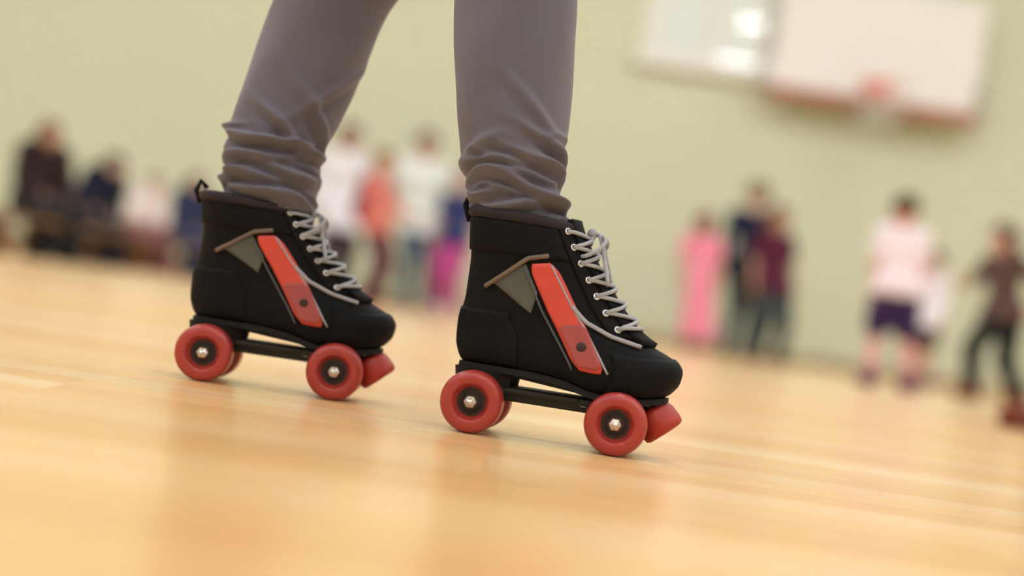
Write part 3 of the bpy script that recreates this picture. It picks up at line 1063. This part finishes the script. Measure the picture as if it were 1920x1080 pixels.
def side_panel(c00, c10, c11, c01, side, off, nu=14, nv=8, round_end=0.0):
    """quad given by four (x, z) corners, laid on one side of the boot"""
    rows = []
    for i in range(nu):
        u = i / (nu - 1)
        row = []
        for j in range(nv):
            v = j / (nv - 1)
            bul = 1.0
            if round_end:
                bul = 1 - round_end * (max(0, abs(2 * u - 1) - 0.75) / 0.25) ** 2
            vv = 0.5 + (v - 0.5) * bul
            x = (1 - u) * ((1 - vv) * c00[0] + vv * c01[0]) + u * ((1 - vv) * c10[0] + vv * c11[0])
            z = (1 - u) * ((1 - vv) * c00[1] + vv * c01[1]) + u * ((1 - vv) * c10[1] + vv * c11[1])
            row.append((z, phi_of(x, z, side), off))
        rows.append(row)
    return patch(rows, 0.004)


WR = 0.032
TRUCK_X = (0.0, 0.147)
TRACK = 0.0365


def make_skate(label, loc, yaw):
    root = empty('roller_skate', loc, yaw)
    tag(root, label, 'roller skate', 'pair of quad roller skates on the skater')
    # boot upper
    nphi, nz = 72, 54
    b = MB()
    zs = np.linspace(ZB, ZT, nz)
    V = [surf(z, 2 * math.pi * j / nphi) for z in zs for j in range(nphi)]
    Fc = [(i * nphi + j, i * nphi + (j + 1) % nphi, (i + 1) * nphi + (j + 1) % nphi, (i + 1) * nphi + j) for i in range(nz - 1) for j in range(nphi)]
    # inner lining wall going down inside the collar
    k0 = len(V)
    for zz in (ZT, ZT - 0.035):
        V += [surf(zz, 2 * math.pi * j / nphi, -0.006) for j in range(nphi)]
    top = (nz - 1) * nphi
    Fc += [(top + j, top + (j + 1) % nphi, k0 + (j + 1) % nphi, k0 + j) for j in range(nphi)]
    Fc += [(k0 + j, k0 + (j + 1) % nphi, k0 + nphi + (j + 1) % nphi, k0 + nphi + j) for j in range(nphi)]
    Fc.append(tuple(range(nphi - 1, -1, -1)))
    b.add(V, Fc)
    boot = b.build('boot', M['leather'], root, True)
    # padded collar round the opening
    P = [surf(ZT - 0.003 + 0.002 * math.cos(2 * math.pi * j / 60), 2 * math.pi * j / 60, -0.002) for j in range(60)]
    MB().tube(P, 0.0062, 10, closed=True).build('collar', M['lining'], boot, True)
    # ankle cuff: a raised softer band below the collar
    rows = [[(z, p, 0.0018) for p in np.linspace(0.35 * math.pi * 0 - 0.72 * math.pi, 0.72 * math.pi, 60)] for z in np.linspace(0.186, 0.218, 8)]
    V, Fc = patch(rows, 0.004)
    MB().add(V, Fc).build('ankle_cuff', M['leather_soft'], boot, True)
    # heel counter and toe cap
    rows = [[(z, p, 0.0014 if z > 0.062 else 0.001) for p in np.linspace(-0.36 * math.pi, 0.36 * math.pi, 30)] for z in np.linspace(0.060, 0.125, 14)]
    V, Fc = patch(rows, 0.003)
    MB().add(V, Fc).build('heel_counter', M['leather'], boot, True)
    rows = [[(z, p, 0.0016) for p in np.linspace(math.pi - 0.36 * math.pi, math.pi + 0.36 * math.pi, 40)] for z in np.linspace(0.060, 0.100, 12)]
    V, Fc = patch(rows, 0.003)
    MB().add(V, Fc).build('toe_cap', M['leather'], boot, True)
    # side panels on both flanks
    for s in (-1, 1):
        V, Fc = side_panel((0.036, 0.178), (0.098, 0.076), (0.131, 0.080), (0.063, 0.183), s, 0.0024, 26, 10, 0.35)
        MB().add(V, Fc).build('red_stripe', M['red_panel'], boot, True)
        V, Fc = side_panel((0.0745, 0.119), (0.0990, 0.079), (0.1270, 0.083), (0.1020, 0.124), s, 0.0034, 18, 10, 0.45)
        MB().add(V, Fc).build('lower_stripe', M['dull_red'], boot, True)
        c = surf(0.100, phi_of(0.102, 0.100, s), 0.0036)
        MB().sphere(c, (0.0052, 0.0012, 0.0052), 16, 8).build('emblem', M['hub'], boot, True)
        V, Fc = side_panel((0.002, 0.156), (0.046, 0.128), (0.050, 0.150), (0.034, 0.178), s, 0.0016, 16, 8)
        MB().add(V, Fc).build('grey_panel', M['grey_panel'], boot, True)
        for nm, pts, mt_, r in (('piping', [(0.060, 0.180), (0.080, 0.150), (0.107, 0.114), (0.132, 0.080)], 'piping', 0.0011),
                                ('piping', [(0.033, 0.174), (0.060, 0.128), (0.078, 0.100), (0.096, 0.074)], 'grey_panel', 0.0011),
                                ('piping', [(-0.004, 0.150), (0.012, 0.163), (0.036, 0.184), (0.056, 0.189)], 'tan_piping', 0.0026),
                                ('piping', [(0.086, 0.142), (0.103, 0.127), (0.130, 0.1165), (0.160, 0.110)], 'piping', 0.0022)):
            xs, zz = [q[0] for q in pts], [q[1] for q in pts]
            P = []
            for t in np.linspace(0, 1, 24):
                x = np.interp(t, np.linspace(0, 1, len(xs)), xs)
                z = np.interp(t, np.linspace(0, 1, len(zz)), zz)
                P.append(surf(z, phi_of(x, z, s), 0.0022))
            MB().tube(P, r, 8).build(nm, M[mt_], boot, True)
    # lace stays with eyelets, tongue and laces
    for s in (-1, 1):
        rows = []
        for z in np.linspace(0.118, 0.222, 22):
            rows.append([(z, math.pi + s * a, 0.0022) for a in np.linspace(0.52, 0.86, 6)])
        V, Fc = patch(rows, 0.003)
        MB().add(V, Fc).build('lace_stay', M['leather_soft'], boot, True)
    rows = []
    for z in np.linspace(0.112, 0.229, 26):
        o = 0.0035
        rows.append([(z, math.pi + a, o + 0.002 * math.cos(a * 2.4)) for a in np.linspace(-0.50, 0.50, 13)])
    V, Fc = patch(rows, 0.006)
    MB().add(V, Fc).build('tongue', M['leather_soft'], boot, True)
    lz = np.linspace(0.124, 0.216, 7)
    AE = 0.68
    lc = MB()
    for i, z in enumerate(lz):
        for s in (-1, 1):
            c = surf(z, math.pi + s * AE, 0.0028)
            n = surf(z, math.pi + s * AE, 0.0045) - c
            n /= np.linalg.norm(n)
            u = np.cross(n, (0, 0, 1.0))
            u /= np.linalg.norm(u)
            w_ = np.cross(n, u)
            P = [c + 0.0030 * (math.cos(a) * u + math.sin(a) * w_) for a in np.linspace(0, 2 * math.pi, 14, endpoint=False)]
            MB().tube(P, 0.0011, 6, closed=True).build('eyelet', M['steel'], boot, True)
    for i in range(len(lz) - 1):
        for s in (-1, 1):
            P = []
            for t in np.linspace(0, 1, 16):
                ang = math.pi + s * (AE - 2 * AE * t)
                z = lz[i] + (lz[i + 1] - lz[i]) * t
                lift = 0.0050 + 0.0030 * math.sin(math.pi * t) + (0.0012 if s > 0 else 0)
                if t < 0.05 or t > 0.95:
                    lift = 0.002
                P.append(surf(z, ang, lift))
            lc.tube(P, 0.0021, 8)
    P = [surf(lz[0], math.pi + a, 0.0075 if abs(a) < AE * 0.9 else 0.002) for a in np.linspace(-AE, AE, 16)]
    lc.tube(P, 0.0021, 8)
    # bow at the top
    c = surf(0.214, math.pi, 0.012)
    for s in (-1, 1):
        P = [c + np.array((0.012 * math.sin(t) + 0.004, s * (0.030 * math.sin(t / 2) ** 1.2), -0.022 * math.sin(t / 2) + 0.008 * math.sin(t))) for t in np.linspace(0, 2 * math.pi, 18)]
        lc.tube(P, 0.0022, 8)
        P = [c + np.array((0.008 + 0.018 * t, s * (0.006 + 0.028 * t), -0.044 * t - 0.008 * t * t)) for t in np.linspace(0, 1, 10)]
        lc.tube(P, 0.0021, 8)
    lc.sphere(c, 0.0055)
    lc.build('laces', M['lace'], boot, True)
    # pull loop at the heel
    P = [surf(0.215, 0, 0.003), surf(0.232, 0, 0.008), surf(0.246, 0, 0.003), surf(0.236, 0, -0.004)]
    MB().tube(P, 0.0030, 8).build('pull_tab', M['leather_soft'], boot, True)
    # sole, heel block, plate
    so = MB()
    n = 72
    Vs = []
    for (zz, off) in ((0.0, 0.0), (0.0, 0.0022), (-0.0062, 0.0022), (-0.0062, 0.0)):
        for j in range(n):
            p = ring_pt(0.062, 2 * math.pi * j / n)
            d = np.array((p[0] - 0.088, p[1] * 1.6, 0))
            d /= np.linalg.norm(d) + 1e-9
            Vs.append((p[0] + d[0] * off, p[1] + d[1] * off, ZB + LIFT(p[0]) + zz + 0.0005))
    Fs = [(r * n + j, r * n + (j + 1) % n, (r + 1) * n + (j + 1) % n, (r + 1) * n + j) for r in range(3) for j in range(n)]
    Fs.append(tuple(range(3 * n, 4 * n)))
    so.add(Vs, Fs)
    so.build('sole', M['rubber'], root)
    hb_ = MB()
    nh = 28
    Vh = []
    for zz, sc in ((0.0515, 0.94), (0.0650, 1.0)):
        for j in range(nh):
            a = 2 * math.pi * j / nh
            x = 0.008 + 0.0355 * sc * math.cos(a) * (1.0 if math.cos(a) < 0 else 0.95)
            y = 0.0290 * sc * np.sign(math.sin(a)) * abs(math.sin(a)) ** 0.7
            Vh.append((x, y, zz))
    Fh = [(j, (j + 1) % nh, nh + (j + 1) % nh, nh + j) for j in range(nh)] + [tuple(range(nh - 1, -1, -1)), tuple(range(nh, 2 * nh))]
    hb_.add(Vh, Fh).build('heel', M['rubber'], root)
    pl = MB()
    pl.box(-0.022, 0.168, -0.022, 0.022, 0.0445, 0.0520, 0.002)
    pl.box(-0.018, 0.030, -0.027, 0.027, 0.0435, 0.0515, 0.002)
    pl.box(0.105, 0.172, -0.028, 0.028, 0.0435, 0.0520, 0.002)
    pl.box(0.02, 0.13, -0.007, 0.007, 0.036, 0.046, 0.002)
    plate = pl.build('plate', M['dark_steel'], root)
    for bx_ in (-0.012, 0.024, 0.112, 0.160):
        for s in (-1, 1):
            MB().lathe([(0, 0.001), (0.0035, 0.0008), (0.0040, -0.0005), (0.0040, -0.002), (0, -0.002)], 12, (bx_, s * 0.021, 0.0435), (0, 0, -1)).build('bolt', M['steel'], plate, True)
    # trucks, wheels
    for ti, tx in enumerate(TRUCK_X):
        sg = 1 if ti == 0 else -1      # the kingpins lean toward the middle
        tr = MB()
        tr.tube([(tx, -0.020, WR), (tx, -0.012, WR + 0.001), (tx, 0.012, WR + 0.001), (tx, 0.020, WR)], [0.0075, 0.0095, 0.0095, 0.0075], 16)
        tr.tube([(tx, 0, WR + 0.002), (tx + sg * 0.012, 0, WR + 0.012)], [0.010, 0.008], 14)
        tr.tube([(tx, 0, WR), (tx - sg * 0.016, 0, WR + 0.011)], [0.007, 0.005], 12)
        truck = tr.build('truck', M['dark_steel'], root, True)
        MB().tube([(tx, -0.058, WR), (tx, 0.058, WR)], 0.0038, 12).build('axle', M['steel'], truck, True)
        MB().tube([(tx + sg * 0.006, 0, WR - 0.012), (tx + sg * 0.017, 0, WR + 0.018)], 0.0035, 10).build('kingpin', M['steel'], truck, True)
        MB().tube([(tx + sg * 0.0115, 0, WR + 0.003), (tx + sg * 0.0135, 0, WR + 0.008), (tx + sg * 0.0155, 0, WR + 0.013)], [0.009, 0.0105, 0.009], 16).build('cushion', M['wheel'], truck, True)
        for s in (-1, 1):
            wy = s * TRACK
            hw_ = 0.0150
            prof = [(0.0150, -hw_ * 0.45), (0.0168, -hw_ * 0.55), (0.0185, -hw_ * 0.93), (0.0205, -hw_), (0.0275, -hw_ * 0.97), (0.0305, -hw_ * 0.80), (0.0317, -hw_ * 0.55),
                    (0.0320, -hw_ * 0.2), (0.0320, hw_ * 0.2), (0.0317, hw_ * 0.55), (0.0305, hw_ * 0.80), (0.0275, hw_ * 0.97), (0.0205, hw_), (0.0185, hw_ * 0.93), (0.0168, hw_ * 0.55), (0.0150, hw_ * 0.45)]
            wl = MB().lathe(prof + prof[:1], 48, (tx, wy, WR), (0, 1, 0), cap=False)
            wheel = wl.build('wheel', M['wheel'], root, True)
            MB().lathe([(0, -hw_ * 0.40), (0.0152, -hw_ * 0.40), (0.0152, hw_ * 0.40), (0, hw_ * 0.40)], 32, (tx, wy, WR), (0, 1, 0)).build('hub', M['hub'], wheel)
            brp = [(0.0100 + 0.0012 * math.cos(a), s * (hw_ * 0.44 + 0.0008 * math.sin(a))) for a in np.linspace(0, 2 * math.pi, 9)]
            MB().lathe(brp, 28, (tx, wy, WR), (0, 1, 0), cap=False).build('bearing', M['dark_steel'], wheel, True)
            y0 = wy + s * hw_ * 0.40
            P0 = [(tx + 0.0062 * math.cos(a), y0, WR + 0.0062 * math.sin(a)) for a in np.linspace(0, 2 * math.pi, 6, endpoint=False)]
            P1 = [(p[0], y0 + s * 0.0100, p[2]) for p in P0]
            P2 = [(tx + (p[0] - tx) * 0.72, y0 + s * 0.0118, WR + (p[2] - WR) * 0.72) for p in P0]
            nb = MB().add(P0 + P1 + P2, [(j, (j + 1) % 6, 6 + (j + 1) % 6, 6 + j) for j in range(6)] + [(6 + j, 6 + (j + 1) % 6, 12 + (j + 1) % 6, 12 + j) for j in range(6)] + [tuple(range(12, 18)), tuple(range(5, -1, -1))])
            nb.build('axle_nut', M['nut'], wheel)
    # toe stop
    ax = np.array((0.66, 0, -0.75))
    ax /= np.linalg.norm(ax)
    o = np.array((0.171, 0, 0.058))
    stop = MB().lathe([(0, 0.009), (0.0145, 0.009), (0.0185, 0.012), (0.0215, 0.020), (0.0225, 0.032), (0.0215, 0.0375), (0.0185, 0.0395), (0, 0.040)], 32, o, ax).build('toe_stop', M['stop'], root, True)
    MB().tube([o - ax * 0.004, o + ax * 0.015], 0.0055, 14).build('stem', M['steel'], stop, True)
    return root


RX, RY, RYAW = -0.0186, 1.462 + 0.0, math.radians(-7)
LX, LY, LYAW = -0.331, 1.612, math.radians(2)
sk_r = make_skate('black quad roller skate with red stripe on the front foot, nearest the camera', (RX, RY + TRACK, 0), RYAW)
ANKLE[0] = 0.80
sk_l = make_skate('black quad roller skate with red stripe on the rear foot, at left', (LX, LY + TRACK, 0), LYAW)

# ------------------------------------------------------------------ the skater
RYc, LYc = RY + TRACK, LY + TRACK
PELX, PELY, PELZ = -0.135, (RYc + LYc) / 2, 0.86
SH = 1.52
def loc(p):      # world to the skater's local axes, front along world +X
    x, y, z = p[0] - PELX, p[1] - PELY, p[2]
    return (y, -x, z)
kneeR, kneeL = (-0.046, RYc + 0.012, 0.495), (-0.228, LYc - 0.012, 0.492)
skater = person('skater in taupe jeans and black quad skates rolling across the floor', PELX, PELY, SH, 90, child=False, pelvis=(0, 0, PELZ),
                feet=(loc((RX + 0.018, RYc, 0.085)), loc((LX + 0.026, LYc, 0.085))), knees=(loc(kneeR), loc(kneeL)), bend=0.15,
                hands=((-0.20, -0.10, 0.10), (0.20, -0.02, 0.06)), top=(0.30, 0.32, 0.36), sleeve='long', style='none', bottom=None,
                hairc=(0.09, 0.05, 0.025), hair='long', shoes=None, legk=0.62, footk=0.7)


def leg_loft(path, folds, cuff_z, seed):
    """path rows: z, x, y, rx, ry; folds: (height above cuff, tilt, facing angle, width, amplitude, spread)"""
    r_ = np.random.RandomState(seed)
    A = np.array(path)
    fx, fy, frx, fry = (pchip(A[:, 0], A[:, k]) for k in (1, 2, 3, 4))
    z0, z1 = A[0, 0], A[-1, 0]
    folds = list(folds) + [(r_.uniform(0.004, 0.085), r_.uniform(-0.02, 0.02), H_ + r_.uniform(-1.3, 1.3), r_.uniform(0.0026, 0.004), r_.uniform(0.0018, 0.0034), r_.uniform(0.35, 0.8)) for _ in range(12)]
    zs = np.concatenate([np.arange(z0, z0 + 0.25, 0.0014), np.linspace(z0 + 0.25, z1, 40)])
    nth = 160
    th = np.linspace(0, 2 * math.pi, nth, endpoint=False)
    V = []
    for z in zs:
        s = z - cuff_z
        d = np.zeros(nth)
        for (hs_, tilt, ang, wd, amp, spread) in folds:
            dd = np.arctan2(np.sin(th - ang), np.cos(th - ang))
            win = np.exp(-(dd / spread) ** 2)
            cen = hs_ + tilt * np.sin(dd) + 0.004 * np.sin(3 * th + ang * 5)
            q = (s - cen) / wd
            d += 1.45 * amp * win * (np.exp(-q * q) - 0.55 * np.exp(-((q + 1.7) / 1.1) ** 2))
        d += 0.0016 * np.sin(2 * th + s * 23 + seed) + 0.0009 * np.sin(5 * th - s * 41)
        V.append(np.stack([fx(z) + (frx(z) + d) * np.cos(th), fy(z) + (fry(z) + d) * np.sin(th), np.full(nth, z) + 0.25 * d], 1))
    # turned-in hem
    first = V[0].copy()
    c = first.mean(0)
    inner = c + (first - c) * 0.93
    inner[:, 2] += 0.01
    V = [inner] + V
    nr = len(V)
    V = np.concatenate(V)
    i, j = np.meshgrid(np.arange(nr - 1), np.arange(nth), indexing='ij')
    j2 = (j + 1) % nth
    Fq = np.stack([i * nth + j, i * nth + j2, (i + 1) * nth + j2, (i + 1) * nth + j], -1).reshape(-1, 4)
    return V, Fq


# angle -pi/2 looks at the camera, 0 is the shin side
H_ = -math.pi / 2
fold_R = [(0.010, 0.006, H_, 0.0050, 0.0070, 1.3), (0.026, -0.012, H_ + 0.5, 0.0050, 0.0075, 1.0), (0.040, 0.010, H_ - 0.5, 0.0055, 0.0055, 0.9),
          (0.052, -0.020, H_ + 0.9, 0.0055, 0.0080, 0.8), (0.070, -0.034, H_ + 0.9, 0.0060, 0.0060, 0.7), (0.030, 0.014, 2.0, 0.006, 0.006, 1.2), (0.055, 0.010, 1.5, 0.007, 0.005, 1.1),
          (0.018, 0.004, H_ - 0.9, 0.005, 0.005, 0.7), (0.100, -0.05, H_ + 0.6, 0.009, 0.003, 0.8), (0.060, 0.02, H_ - 0.8, 0.007, 0.004, 0.7)]
fold_L = [(0.010, -0.006, H_, 0.0050, 0.0060, 1.3), (0.024, 0.008, H_ - 0.5, 0.0050, 0.0070, 1.0), (0.036, -0.008, H_ + 0.5, 0.0055, 0.0060, 0.9),
          (0.048, 0.010, H_ - 0.4, 0.0050, 0.0060, 1.1), (0.066, -0.006, H_, 0.0050, 0.0085, 1.4), (0.085, -0.045, H_ + 0.1, 0.006, 0.0060, 0.6), (0.040, 0.012, 1.8, 0.007, 0.006, 1.2),
          (0.100, -0.06, H_ + 0.8, 0.008, 0.0045, 0.7), (0.13, 0.05, H_ + 0.9, 0.009, 0.0035, 0.7)]
path_R = [(0.222, RX + 0.020, RYc, 0.0515, 0.043), (0.250, RX + 0.007, RYc, 0.0510, 0.046), (0.277, RX + 0.000, RYc, 0.0535, 0.049), (0.331, RX - 0.0075, RYc, 0.0605, 0.055),
          (0.385, RX - 0.014, RYc, 0.0625, 0.058), (0.438, RX - 0.020, RYc + 0.004, 0.0630, 0.060), (0.50, kneeR[0] - 0.004, RYc + 0.012, 0.066, 0.064),
          (0.60, -0.066, RYc + 0.02, 0.076, 0.072), (0.72, -0.096, RYc + 0.03, 0.088, 0.082), (0.84, -0.125, RYc + 0.035, 0.092, 0.080)]
path_L = [(0.205, LX + 0.040, LYc, 0.0550, 0.045), (0.235, LX + 0.041, LYc, 0.0550, 0.047), (0.268, LX + 0.039, LYc, 0.0550, 0.049), (0.305, LX + 0.046, LYc, 0.0575, 0.053),
          (0.348, LX + 0.056, LYc, 0.0610, 0.057), (0.395, LX + 0.067, LYc, 0.0640, 0.060), (0.442, LX + 0.079, LYc - 0.004, 0.0660, 0.062), (0.50, kneeL[0] + 0.003, LYc - 0.012, 0.069, 0.065),
          (0.60, -0.200, LYc - 0.02, 0.078, 0.073), (0.72, -0.170, LYc - 0.03, 0.088, 0.082), (0.84, -0.145, LYc - 0.035, 0.092, 0.080)]
pR = leg_loft(path_R, fold_R, 0.226, 3)
pL = leg_loft(path_L, fold_L, 0.210, 5)
hip = SDF(0.008)
hip.ell((PELX, PELY, PELZ - 0.02), (0.105, 0.150, 0.125), None, 0.05)
hip.cone((-0.13, RYc + 0.035, 0.80), (-0.135, RYc + 0.035, 0.86), 0.088, 0.085, 0.04).cone((-0.142, LYc - 0.035, 0.80), (-0.14, LYc - 0.035, 0.86), 0.088, 0.085, 0.04)
hip.cut((0, 0, 0.95), (0, 0, 1))
pH = hip.mesh_data()
jm = np_mesh('jeans', [pR, pL, pH])
jo = link('jeans', jm, M['denim'], skater)
jo.matrix_parent_inverse = (Matrix.Translation(skater.location) @ Matrix.Rotation(math.radians(90), 4, 'Z')).inverted()
